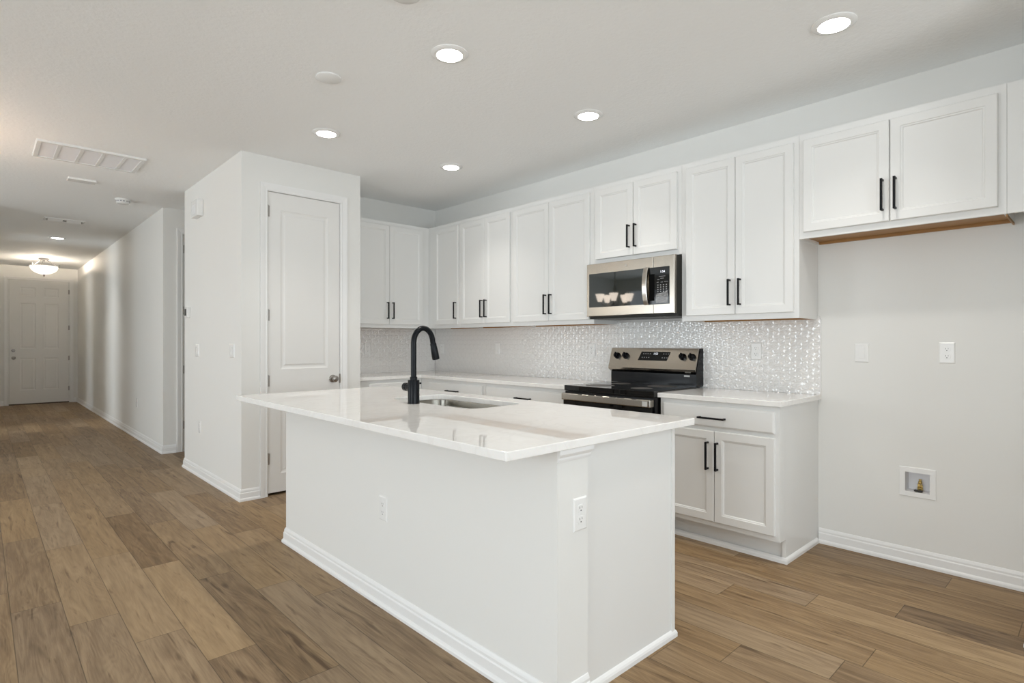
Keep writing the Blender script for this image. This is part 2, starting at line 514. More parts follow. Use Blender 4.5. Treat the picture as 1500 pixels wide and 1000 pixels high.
wall_box('wall_front_room', 'walls of the front room beside the hallway', [
    (XL, XHL - 0.1, YD, YD + 0.14, 0, H), (XL - 0.12, XL, YC + 0.1, 10.4, 0, H), (XL - 0.12, XL, 12.8, YD + 0.14, 0, H),
    (XL - 0.12, XL, 10.4, 12.8, 0, 0.35), (XL - 0.12, XL, 10.4, 12.8, 2.40, H)])
wall_box('wall_dining', 'far wall of the dining area', [(XL, XHL, YC, YC + 0.1, 0, H)])
wall_box('wall_left', 'window wall of the great room', [
    (XL - 0.12, XL, YN, -1.8, 0, H), (XL - 0.12, XL, 3.0, 4.6, 0, H), (XL - 0.12, XL, 8.0, YC + 0.1, 0, H),
    (XL - 0.12, XL, -1.8, 3.0, 0, 0.1), (XL - 0.12, XL, -1.8, 3.0, 2.45, H), (XL - 0.12, XL, 4.6, 8.0, 0, 0.1), (XL - 0.12, XL, 4.6, 8.0, 2.45, H)])
wall_box('wall_rear', 'glass door wall of the great room', [
    (XL, -3.2, YN - 0.12, YN, 0, H), (3.6, XW + 0.12, YN - 0.12, YN, 0, H), (-3.2, 3.6, YN - 0.12, YN, 2.42, H)])
wall_box('wall_stub', 'short return wall closing off the fridge space', [(3.125, XW, 0.11, 0.235, 0, H)])

# ---- baseboards
BASE = [(0, 0), (0.021, 0), (0.021, 0.012), (0.018, 0.019), (0.0125, 0.024), (0.0125, 0.060), (0.0105, 0.064), (0.0085, 0.066), (0.0085, 0.076), (0.006, 0.084), (0.003, 0.090), (0, 0.092)]
SHOE = [(0, 0), (0.012, 0), (0.012, 0.016), (0.009, 0.024), (0.004, 0.030), (0, 0.033)]
def on_floor(u, v, w): return (u, v, w)
def baseboard(name, label, path, prof=BASE):
    return struct(sweep(MB(), path, prof, on_floor).build(name, M['trim']), label, 'baseboard')
baseboard('baseboard_right', 'white baseboard under the empty fridge space', [(XW, 0.235), (XW, 1.262)])
baseboard('baseboard_stub', 'white baseboard wrapping the short return wall', [(3.125, 0.11), (3.125, 0.235), (XW - 0.022, 0.235)])
baseboard('baseboard_pantry', 'white baseboard wrapping the pantry corner', [(PX + 0.25, PYF), (PX, PYF), (PX, PY), (1.630, PY)][::-1])
baseboard('baseboard_pantry_end', 'short white baseboard between pantry door and counter', [(2.384, PY), (PXR - 0.001, PY)][::-1])
baseboard('baseboard_hall', 'long white baseboard down the hallway wall', [(XH, YD - 0.022), (XH, YH), (1.618, YH)][::-1])
baseboard('baseboard_front', 'white baseboard beside the front door', [(1.412, YD), (XH - 0.022, YD)][::-1])
baseboard('baseboard_front_corner', 'white baseboard at the latch side of the front door', [(XHL, YD), (0.345, YD)][::-1])
baseboard('baseboard_hall_left', 'white baseboard on the hallway wall opposite', [(XHL, YC), (XHL, 10.44)][::-1])

# ---- doors
CASE = [(0, 0), (0, 0.008), (0.010, 0.013), (0.018, 0.011), (0.040, 0.016), (0.052, 0.018), (0.060, 0.018), (0.060, 0)]
def moulded_leaf(w, h, t, cols, rows, step):
    """door leaf facing -y with recessed moulded panels; cols, rows: lists of (a, b)."""
    mb = MB()
    xs = sorted({0.0, w, *[v for c in cols for v in c]}); zs = sorted({0.0, h, *[v for r in rows for v in r]})
    for xa, xb in zip(xs, xs[1:]):
        for za, zb in zip(zs, zs[1:]):
            if (xa, xb) in cols and (za, zb) in rows:
                mb.rect_rings(xa, xb, za, zb, step)
            else:
                mb.face([(xa, 0, za), (xb, 0, za), (xb, 0, zb), (xa, 0, zb)])
    mb.face([(0, t, 0), (0, t, h), (w, t, h), (w, t, 0)])
    for a, b in (((0, 0), (w, 0)), ((w, 0), (w, h)), ((w, h), (0, h)), ((0, h), (0, 0))):
        mb.face([(a[0], 0, a[1]), (a[0], t, a[1]), (b[0], t, b[1]), (b[0], 0, b[1])])
    return mb
def casing(parent, x0, x1, ztop, y=0.0):
    mb = MB()
    sweep(mb, [(x1, 0), (x1, ztop), (x0, ztop), (x0, 0)][::-1], CASE, lambda u, v, w: (u, y - w, v))
    return mb.build('casing', M['trim'], parent)
def jamb(parent, w, top, back, depth=0.11):
    mb = MB()
    mb.box(-0.0078, -0.003, 0.0005, depth, 0, top + 0.008).box(w + 0.003, w + 0.0078, 0.0005, depth, 0, top + 0.008).box(-0.003, w + 0.003, 0.0005, depth, top + 0.003, top + 0.0078)
    mb.box(-0.003, 0.012, back + 0.001, back + 0.014, 0, top + 0.003).box(w - 0.012, w + 0.003, back + 0.001, back + 0.014, 0, top + 0.003).box(0.012, w - 0.012, back + 0.001, back + 0.014, top - 0.012, top + 0.003)
    return mb.build('jamb', M['trim'], parent)
def hinge(parent, x, z, y=-0.004, h=0.089):
    mb = MB()
    mb.lathe([(0.0055, -h/2), (0.0055, h/2)], (x, y, z), 'z', 12)
    mb.box(x - 0.012, x + 0.012, y, y + 0.003, z - h/2, z + h/2)
    mb.lathe([(0.002, h/2 + 0.006), (0.0055, h/2)], (x, y, z), 'z', 12)
    return mb.build('hinge', M['nickel'], parent, True)
def knob(name, parent, x, z, y=0.0, deadbolt=False):
    mb = MB()
    if deadbolt:
        mb.lathe([(0.031, 0), (0.031, 0.008), (0.026, 0.016), (0.014, 0.018), (0, 0.018)], (x, y, z), '-y', 28)
        mb.box(x - 0.004, x + 0.004, y - 0.032, y - 0.016, z - 0.013, z + 0.013, 0.002)
    else:
        mb.lathe([(0.033, 0), (0.033, 0.005), (0.028, 0.011), (0.013, 0.014), (0.0115, 0.032), (0.019, 0.036), (0.026, 0.044), (0.0285, 0.053), (0.026, 0.062), (0.016, 0.068), (0, 0.0695)], (x, y, z), '-y', 28)
    return mb.build(name, M['nickel'], parent, True)
STEP = [(0, 0), (0.006, 0.004), (0.016, 0.0075), (0.028, 0.0075), (0.040, 0.003)]

# front door, at the end of the hall
d = thing('door_1', 'six-panel white front door with nickel lock at the hallway end', 'front door', (0.425, YD, 0.012), 0, kind='structure')
leaf = moulded_leaf(0.916, 2.438, 0.045, [(0.158, 0.402), (0.516, 0.760)], [(0.262, 0.900), (1.082, 1.986), (2.115, 2.298)], STEP)
lf = leaf.build('leaf', M['door'], d); lf.location = (0, 0.012, 0.012)
casing(d, -0.016, 0.932, 2.452 - 0.0)
jamb(d, 0.916, 2.450, 0.058, 0.13)
MB().box(-0.0075, 0.9235, 0.0, 0.05, -0.0115, 0.011).build('threshold', M['bronze'], d)
for z in (0.28, 0.90, 1.52, 2.25): hinge(d, 0.921, z)
knob('knob', d, 0.066, 0.915, 0.012); knob('deadbolt', d, 0.062, 1.063, 0.012, True)
# pantry door
d = thing('door_2', 'tall two-panel white pantry door with a round nickel knob', 'door', (1.698, PY, 0), 0, kind='structure')
leaf = moulded_leaf(0.614, 2.437, 0.035, [(0.100, 0.510)], [(0.150, 0.800), (1.000, 2.300)], STEP)
lf = leaf.build('leaf', M['door'], d); lf.location = (0, 0.006, 0.022)
casing(d, -0.006, 0.620, DZ - 0.006)
jamb(d, 0.614, 2.459, 0.042)
for z in (0.30, 0.93, 1.46, 2.30): hinge(d, -0.003, z)
knob('knob', d, 0.552, 0.925, 0.006)
MB().box(0.612, 0.6205, -0.003, 0.02, 0.885, 0.965).build('strike_plate', M['nickel'], d)
# alcove door
d = thing('door_3', 'white door half hidden behind the pantry walls', 'door', (1.690, YH, 0), 0, kind='structure')
leaf = moulded_leaf(0.762, 2.437, 0.035, [(0.115, 0.647)], [(0.150, 0.800), (1.000, 2.300)], STEP)
lf = leaf.build('leaf', M['door'], d); lf.location = (0.002, 0.03, 0.022)
casing(d, -0.006, 0.772, DZ - 0.004)
j_ = jamb(d, 0.762, 2.459, 0.066); j_.location = (0.002, 0, 0)
for z in (0.30, 0.93, 1.60, 2.30): hinge(d, 0.002, z, 0.02)

# ------------------------------------------------------------------ cabinets
def bar_pull(parent, x, z, vertical=True, length=0.168, y=0.0):
    mb = MB(); s = 0.0055; o = 0.031
    if vertical:
        mb.box(x - s, x + s, y - o - s, y - o + s, z - length/2, z + length/2, 0.0015)
        for q in (-1, 1): mb.box(x - 0.0048, x + 0.0048, y - o, y, z + q*(length/2 - 0.006) - 0.0048, z + q*(length/2 - 0.006) + 0.0048)
    else:
        mb.box(x - length/2, x + length/2, y - o - s, y - o + s, z - s, z + s, 0.0015)
        for q in (-1, 1): mb.box(x + q*(length/2 - 0.006) - 0.0048, x + q*(length/2 - 0.006) + 0.0048, y - o, y, z - 0.0048, z + 0.0048)
    return mb.build('handle', M['black'], parent)
DT = 0.020
DOOR = [(0, -DT + 0.004), (0.003, -DT), (0.046, -DT), (0.049, -DT + 0.0035), (0.054, -DT + 0.0045), (0.058, -DT + 0.009), (0.0585, -DT + 0.0095)]
DRAW = [(0, -DT + 0.008), (0.004, -DT + 0.0035), (0.010, -DT)]
def cab_door(parent, x0, x1, z0, z1, hx=None, hz=None):
    d = MB().rect_rings(x0, x1, z0, z1, DOOR, back=0.0).build('door', M['cab'], parent)
    if hx is not None: bar_pull(d, hx, hz, True, y=-DT)
    return d
def cab_drawer(parent, x0, x1, z0, z1, hx=None, hz=None):
    d = MB().rect_rings(x0, x1, z0, z1, DRAW, back=0.0).build('drawer', M['cab'], parent)
    if hx is not None: bar_pull(d, hx, hz, False, y=-DT)
    return d

XF = 3.505          # face of the wall cabinets
CT = 2.456          # their tops
def upper(label, y_left, y_right, zb, doors, group='white wall cabinets', depth=None, rail=True):
    """wall cabinet on the kitchen wall; doors: (y_left, y_right, handle_y or None)."""
    w = y_left - y_right; dp = depth or XW - XF - 0.001
    t = thing('wall_cabinet', label, 'cabinet', (XF, y_left, zb), -PI / 2, group)
    mb = MB(); lip = 0.019; h = CT - zb
    g = 0.0006
    mb.box(g, w - g, 0, dp, lip, h)                                   # box with its bottom panel
    mb.box(g, w - g, 0, 0.019, 0, lip)                                # front rail hanging below the bottom panel
    mb.box(g, 0.013, 0.019, dp, 0, lip); mb.box(w - 0.013, w - g, 0.019, dp, 0, lip)
    mb.build('body', M['cab'], t)
    u = MB().box(0.0135, w - 0.0135, 0.0195, dp - 0.02, lip - 0.004, lip - 0.0005)
    u.box(0.0135, w - 0.0135, dp - 0.019, dp - 0.0005, 0.0005, lip - 0.0005)
    tag(u.build('underside', M['wood'], t), 'unpainted wood underside')
    for a, b, hy in doors:
        cab_door(t, y_left - a, y_left - b, 0.035, 2.416 - zb, None if hy is None else y_left - hy, 0.174 - 0.00)
    return t
ZB, ZS = 1.386, 1.847
HZ = 0.174
upper('narrow single-door white wall cabinet tucked in the kitchen corner', 5.0305, 4.481, ZB, [(4.903, 4.503, 4.530)])
upper('two-door white wall cabinet beside the narrow corner cabinet', 4.481, 3.721, ZB, [(4.459, 4.092, 4.121), (4.089, 3.745, 4.062)])
upper('two-door white wall cabinet touching the microwave on the corner side', 3.721, 2.791, ZB, [(3.699, 3.262, 3.292), (3.259, 2.826, 3.230)])
upper('short two-door white cabinet above the microwave', 2.791, 2.031, ZS, [(2.764, 2.419, 2.448), (2.416, 2.061, 2.390)])
upper('tall two-door white wall cabinet between microwave and fridge space', 2.031, 1.269, ZB, [(1.992, 1.650, 1.681), (1.647, 1.297, 1.614)])
t = upper('wide short white cabinet over the empty fridge space', 1.269, 0.347, ZS, [(1.242, 0.8145, 0.843), (0.8105, 0.378, 0.785)])
tag(MB().box(1.269 - 0.347 - 0.006, 1.269 - 0.347 - 0.0005, 0.024, 0.30, -0.012, 0.001).build('side_edge', M['wood'], t), 'unpainted wood edge')
# end wall cabinet, facing the camera
t = thing('wall_cabinet', 'two-door white wall cabinet on the end wall beside the pantry', 'cabinet', (PXR + 0.001, YB - 0.305, ZB), 0, 'white wall cabinets')
W = XF - PXR - 0.002
mb = MB().box(0, W, 0, 0.304, 0.019, CT - ZB).box(0, W, 0, 0.019, 0, 0.019)
mb.build('body', M['cab'], t)
tag(MB().box(0, W, 0.0195, 0.304, 0.014, 0.0185).build('underside', M['wood'], t), 'unpainted wood underside')
ox = PXR + 0.001
cab_door(t, 2.615 - ox, 3.016 - ox, 0.035, 2.416 - ZB, 2.988 - ox, HZ)
cab_door(t, 3.019 - ox, 3.420 - ox, 0.035, 2.416 - ZB, 3.049 - ox, HZ)
# filler panel past the fridge cabinet
f = MB().box(XF, XF + 0.02, 0.2355, 0.3465, ZS, CT).box(XF + 0.02, XW - 0.001, 0.2355, 0.25, ZS, CT).build('filler_panel', M['cab'])
tag(f, 'plain white filler panel between the fridge cabinet and return wall', 'panel')

XB = 3.225          # face of the base cabinets
def base(label, y_left, y_right, doors, drawers, end_panel=False, group='white base cabinets'):
    w = y_left - y_right; dp = XW - XB - 0.001
    t = thing('base_cabinet', label, 'cabinet', (XB, y_left, 0), -PI / 2, group)
    g = 0.0006
    MB().box(g, w - (0.0 if end_panel else g), 0, dp, 0.135, 0.886).box(g, w - g, 0.088, dp, 0.0, 0.135).build('body', M['cab'], t)
    for a, b, hy in doors: cab_door(t, y_left - a, y_left - b, 0.167, 0.710, None if hy is None else y_left - hy, 0.5625)
    for a, b, hy in drawers: cab_drawer(t, y_left - a, y_left - b, 0.733, 0.858, None if hy is None else y_left - hy, 0.789)
    if end_panel:
        MB().box(w - 0.012, w, 0.074, 0.0875, 0, 0.1345).box(w, w + 0.006, 0.074, dp, 0, 0.886).box(w, w + 0.006, 0.0, 0.075, 0.135, 0.886).build('end_panel', M['cab'], t)
        sh = MB()
        sweep(sh, [(0.001, 0.074), (w + 0.006, 0.074), (w + 0.006, dp - 0.022)][::-1], SHOE, lambda u, v, q: (u, v, q))
        sh.build('shoe_moulding', M['trim'], t)
    return t
base('white base cabinet with one drawer over two doors beside the range', 2.021, 1.274,
     [(1.995, 1.647, 1.683), (1.643, 1.292, 1.622)], [(1.995, 1.292, 1.655)], True)
base('white base cabinet with a wide drawer between range and corner cabinet', 3.768, 2.801, [(3.742, 3.287, 3.320), (3.284, 2.830, 3.250)], [(3.742, 2.830, 3.272)])
base('white base cabinet with a drawer nearest the kitchen corner', 4.750, 3.7685, [(4.620, 4.212, 4.245), (4.208, 3.797, 4.178)], [(4.620, 3.797, 4.210)])
t = thing('base_cabinet', 'white base cabinet on the end wall behind the faucet', 'cabinet', (PXR + 0.001, YB - 0.585, 0), 0, 'white base cabinets')
W = XB - PXR - 0.0015
MB().box(0, W, 0, 0.584, 0.135, 0.886).box(0, W, 0.075, 0.584, 0, 0.135).build('body', M['cab'], t)
cab_drawer(t, 0.128, 0.640, 0.733, 0.858); cab_door(t, 0.128, 0.640, 0.167, 0.710, 0.175, 0.5625)

# ------------------------------------------------------------------ countertops
def slab(name, outlines, z0, z1, mat, bev=0.003):
    """flat slab with outline polygons (holes allowed) through a 2D curve."""
    cu = bpy.data.curves.new(name, 'CURVE'); cu.dimensions = '2D'; cu.fill_mode = 'BOTH'
    for pts in outlines:
        sp = cu.splines.new('POLY'); sp.points.add(len(pts) - 1)
        for p, q in zip(sp.points, pts): p.co = (q[0], q[1], 0, 1)
        sp.use_cyclic_u = True
    cu.extrude = (z1 - z0) / 2 - bev; cu.bevel_depth = bev; cu.bevel_resolution = 2; cu.offset = -bev
    tmp = bpy.data.objects.new(name + '_tmp', cu); C.objects.link(tmp)
    dg = bpy.context.evaluated_depsgraph_get()
    me = bpy.data.meshes.new_from_object(tmp.evaluated_get(dg))
    bpy.data.objects.remove(tmp); bpy.data.curves.remove(cu)
    me.transform(Matrix.Translation((0, 0, (z0 + z1) / 2)))
    me.polygons.foreach_set('use_smooth', [False] * len(me.polygons))
    o = link(name, me, mat)
    return o
def rrect(x0, x1, y0, y1, r, n=8):
    pts = []
    for cx, cy, a0 in ((x1 - r, y0 + r, -90), (x1 - r, y1 - r, 0), (x0 + r, y1 - r, 90), (x0 + r, y0 + r, 180)):
        for k in range(n + 1):
            a = math.radians(a0 + 90 * k / n); pts.append((cx + r * math.cos(a), cy + r * math.sin(a)))
    return pts
ZT, ZU = 0.917, 0.887
XC = 3.198
o = slab('countertop', [[(XC, 1.250), (XW - 0.001, 1.250), (XW - 0.001, 2.0285), (XC, 2.0285)]], ZU, ZT, M['quartz'])
tag(o, 'short white quartz countertop beside the range and fridge space', 'countertop', 'white quartz countertops')
o = slab('countertop', [[(XC, 2.8015), (XW - 0.001, 2.8015), (XW - 0.001, YB - 0.001), (PXR + 0.001, YB - 0.001), (PXR + 0.001, 4.722), (XC, 4.722)]], ZU, ZT, M['quartz'])
tag(o, 'L-shaped white quartz countertop running into the kitchen corner', 'countertop', 'white quartz countertops')
SX0, SX1, SY0, SY1, SR = 1.742, 2.122, 2.155, 2.905, 0.085
IX0, IX1, IY0c, IY1c = 1.147, 2.258, 1.246, 3.700
o = slab('island_countertop', [rrect(IX0, IX1, IY0c, IY1c, 0.006, 4), rrect(SX0, SX1, SY0, SY1, SR)], ZU, ZT, M['quartz'])
tag(o, 'glossy white quartz island countertop with the sink cut into it', 'countertop')

# ------------------------------------------------------------------ backsplash: raised hexagon tiles
def backsplash(name, label, W, Hh, to3, seed):
    bm = bmesh.new()
    w, rp = 0.070, 0.0470
    rnd = random.Random(seed)
    def P(x, z, d): return to3(min(max(x, 0), W), min(max(z, 0), Hh), d)
    base = [bm.verts.new(to3(x, z, 0.0051)) for x, z in ((0, 0), (W, 0), (W, Hh), (0, Hh))]
    bm.faces.new(base).material_index = 1
    rows = int(Hh / rp) + 2
    for r in range(rows):
        for c in range(-1, int(W / w) + 2):
            cx, cz = (c + 0.5 * (r % 2)) * w, r * rp
            if cx < -0.4*w or cx > W + 0.4*w or cz < -0.4*rp or cz > Hh + 0.4*rp: continue
            g = 0.992
            hexp = []
            for k in range(6):
                a = math.radians(60 * k + 30)
                hexp.append((math.cos(a) / math.cos(math.radians(30)) * w / 2 * g, math.sin(a) * rp / 1.5 * g))
            def ring(s, d, jit=0.0, mid=0.0):
                out = []
                for k in range(6):
                    a, b = hexp[k], hexp[(k + 1) % 6]
                    out.append(P(cx + a[0]*s, cz + a[1]*s, d + rnd.uniform(-jit, jit)))
                    out.append(P(cx + (a[0]+b[0])/2*s, cz + (a[1]+b[1])/2*s, d + mid + rnd.uniform(-jit, jit)))
                return [bm.verts.new(q) for q in out]
            r0, r1, r2, r3 = ring(1.0, 0.0052), ring(0.93, 0.0062), ring(0.58, 0.0066, 0.0003, 0.0019), ring(0.16, 0.0074, 0.0003)
            for A, B in ((r0, r1), (r1, r2), (r2, r3)):
                for i in range(12):
                    j = (i + 1) % 12
                    try: bm.faces.new((A[i], A[j], B[j], B[i]))
                    except ValueError: pass
            bm.faces.new(r3)
    bmesh.ops.dissolve_degenerate(bm, dist=1e-5, edges=bm.edges)
    bmesh.ops.recalc_face_normals(bm, faces=bm.faces)
    me = bpy.data.meshes.new(name); bm.to_mesh(me); bm.free()
    me.materials.append(M['tile']); me.materials.append(M['grout'])
    for p in me.polygons: p.use_smooth = False
    o = bpy.data.objects.new(name, me); C.objects.link(o)
    return struct(o, label, 'backsplash')
backsplash('wall_backsplash', 'glossy white raised hexagon tile behind the range', YB - 0.002 - 1.2555, 1.405 - ZT - 0.0005,
           lambda x, z, d: (XW - d, 1.2555 + x, ZT + 0.0005 + z), 3)
backsplash('wall_backsplash_end', 'white hexagon tile on the end wall beside the pantry', XW - 0.010 - PXR - 0.001, ZB - ZT - 0.001,
           lambda x, z, d: (PXR + 0.001 + x, YB - d, ZT + 0.0005 + z), 4)
struct(MB().box(XW - 0.011, XW, 1.2505, 1.2545, ZT + 0.0005, ZB).build('trim_1', M['trim']), 'thin white edge strip ending the tile', 'trim')

# ------------------------------------------------------------------ island
KX, KE = 1.392, 1.263            # knee wall face, knee wall end
isl = thing('kitchen_island', 'big white kitchen island with panelled end and overhanging top', 'island', (1.76, 2.4, 0))
def ip(mb, name, mat, smooth=False):
    o = mb.build(name, mat, isl, smooth)
    o.matrix_parent_inverse = Matrix.Translation((-1.76, -2.4, 0))
    return o
IYE, IXE = 3.535, 2.142
ip(MB().box(KX, 1.550, KE, IYE, 0, ZU - 0.0005), 'knee_wall', M['wall'])
m_ = MB()
ZS1 = 0.660
m_.box(1.5505, IXE - 0.03, KE + 0.024, IYE, 0.0, ZS1).box(1.5505, SX0 - 0.03, KE + 0.024, IYE, ZS1, ZU - 0.0005)
m_.box(SX0 - 0.03, IXE - 0.03, KE + 0.024, SY0 - 0.03, ZS1, ZU - 0.0005).box(SX0 - 0.03, IXE - 0.03, SY1 + 0.03, IYE, ZS1, ZU - 0.0005)
ip(m_, 'cabinet_body', M['cab'])
ip(MB().box(1.5505, IXE, KE + 0.018, KE + 0.0235, 0.0, ZU - 0.0005), 'end_panel', M['cab'])
ip(MB().box(IXE - 0.020, IXE + 0.001, KE + 0.012, KE + 0.0175, 0.0, ZU - 0.0005), 'corner_stile', M['cab'])
# cabinet fronts on the sink side
for k, (a, b) in enumerate(((1.31, 1.90), (2.06, 2.52), (2.53, 3.00), (3.05, 3.50))):
    dd = MB().rect_rings(0, b - a, 0, 0.70, DOOR, back=0.0).build('door', M['cab'], isl)
    dd.location = (IXE - 0.029 - 1.76, a - 2.4, 0.15); dd.rotation_euler = (0, 0, PI / 2)
    bar_pull(dd, 0.04 if k % 2 else b - a - 0.04, 0.60, True, y=-DT)
# little crown under the overhang at the end
CAP = [(0, 0), (0.004, 0.0), (0.006, 0.008), (0.006, 0.014), (0.011, 0.022), (0.013, 0.026), (0.013, 0.040), (0, 0.040)]
m_ = MB()
sweep(m_, [(KX + 0.0005, KE), (1.556, KE), (1.556, KE + 0.018)][::-1], CAP, lambda u, v, q: (u, v, q + ZU - 0.0405))
ip(m_, 'cap_moulding', M['trim'])
m_ = MB()
sweep(m_, [(1.550, IYE), (KX, IYE), (KX, KE), (1.5505, KE)][::-1], BASE, on_floor)
ip(m_, 'baseboard', M['trim'])
m_ = MB()
sweep(m_, [(1.573, KE + 0.018), (IXE + 0.0012, KE + 0.018), (IXE + 0.0012, KE + 0.05)][::-1], SHOE, on_floor)
ip(m_, 'shoe_moulding', M['trim'])

# ------------------------------------------------------------------ sink
def sink():
    t = thing('kitchen_sink', 'undermount stainless steel sink set into the island top', 'sink', ((SX0+SX1)/2, (SY0+SY1)/2, 0.68))
    ox, oy, oz = (SX0+SX1)/2, (SY0+SY1)/2, 0.68
    mb = MB()
    prof = [(0.012, ZU - 0.0008), (-0.002, ZU - 0.0008), (-0.003, ZU - 0.004), (-0.008, 0.74), (-0.016, 0.705), (-0.032, 0.688), (-0.055, 0.682)]
    rings = []
    for d, z in prof:
        rings.append([(x - ox, y - oy, z - oz) for x, y in rrect(SX0 - d, SX1 + d, SY0 - d, SY1 + d, max(SR + d, 0.02), 8)])
    mb.loft(rings, cap0=False)
    # outside of the bowl, a little larger
    rings2 = [[(x - ox, y - oy, z - oz) for x, y in rrect(SX0 - d, SX1 + d, SY0 - d, SY1 + d, max(SR + d, 0.02), 8)] for d, z in ((0.012, ZU - 0.0008), (0.012, ZU - 0.002), (0.0, ZU - 0.0025), (-0.006, 0.74), (-0.028, 0.686), (-0.053, 0.680))]
    mb.loft(rings2, cap0=False)
    mb.build('bowl', M['sink'], t, True)
    MB().lathe([(0.045, 0.0025), (0.043, 0.005), (0.034, 0.004), (0.030, 0.0028), (0, 0.0028)], (0, 0, 0), 'z', 28).build('drain', M['chrome'], t, True)
sink()

# ------------------------------------------------------------------ faucet
def faucet():
    fx, fy = 1.690, 2.565
    t = thing('kitchen_faucet', 'tall matte black gooseneck faucet standing by the sink', 'faucet', (fx, fy, ZT))
    MB().lathe([(0.0325, 0.0003), (0.0325, 0.004), (0.031, 0.005), (0.031, 0.124), (0.030, 0.126), (0.020, 0.127)], (0, 0, 0), 'z', 36).build('body', M['faucet'], t, True)
    MB().lathe([(0.0195, 0.126), (0.0195, 0.140), (0.0185, 0.142), (0.015, 0.143)], (0, 0, 0), 'z', 32).build('collar', M['faucet'], t, True)
    rx, z0 = 0.062, 0.322
    pts = [(0, 0, 0.142), (0, 0, 0.20), (0, 0, 0.26)]
    for k in range(0, 19):
        a = math.radians(180 - 172 * k / 18)
        pts.append((rx + rx * math.cos(a), 0, z0 + 0.080 * math.sin(a)))
    e = Vector(pts[-1]); dirv = Vector((0.022, 0, -0.10)).normalized()
    pts.append(tuple(e + dirv * 0.015))
    MB().tube(pts, 0.0148, 20).build('spout', M['faucet'], t, True)
    a = e + dirv * 0.012; axis = dirv
    hp = [(0.0155, 0), (0.0175, 0.003), (0.0175, 0.020), (0.0185, 0.024), (0.0205, 0.070), (0.0205, 0.088), (0.0185, 0.091)]
    mb = MB()
    mb.tube([tuple(a + axis * h) for r, h in hp], [r for r, h in hp], 24)
    mb.build('spray_head', M['faucet'], t, True)
    mb = MB().lathe([(0.0205, 0.026), (0.0205, 0.058), (0.0225, 0.060), (0.0225, 0.083), (0.020, 0.086)], (0, 0, 0.085), 'y', 28)
    h = mb.build('handle_hub', M['faucet'], t, True)
    MB().tube([(0, 0.072, 0.090), (0.03, 0.072, 0.098), (0.095, 0.072, 0.100)], [0.007, 0.006, 0.005], 12).build('lever', M['faucet'], h, True)
faucet()

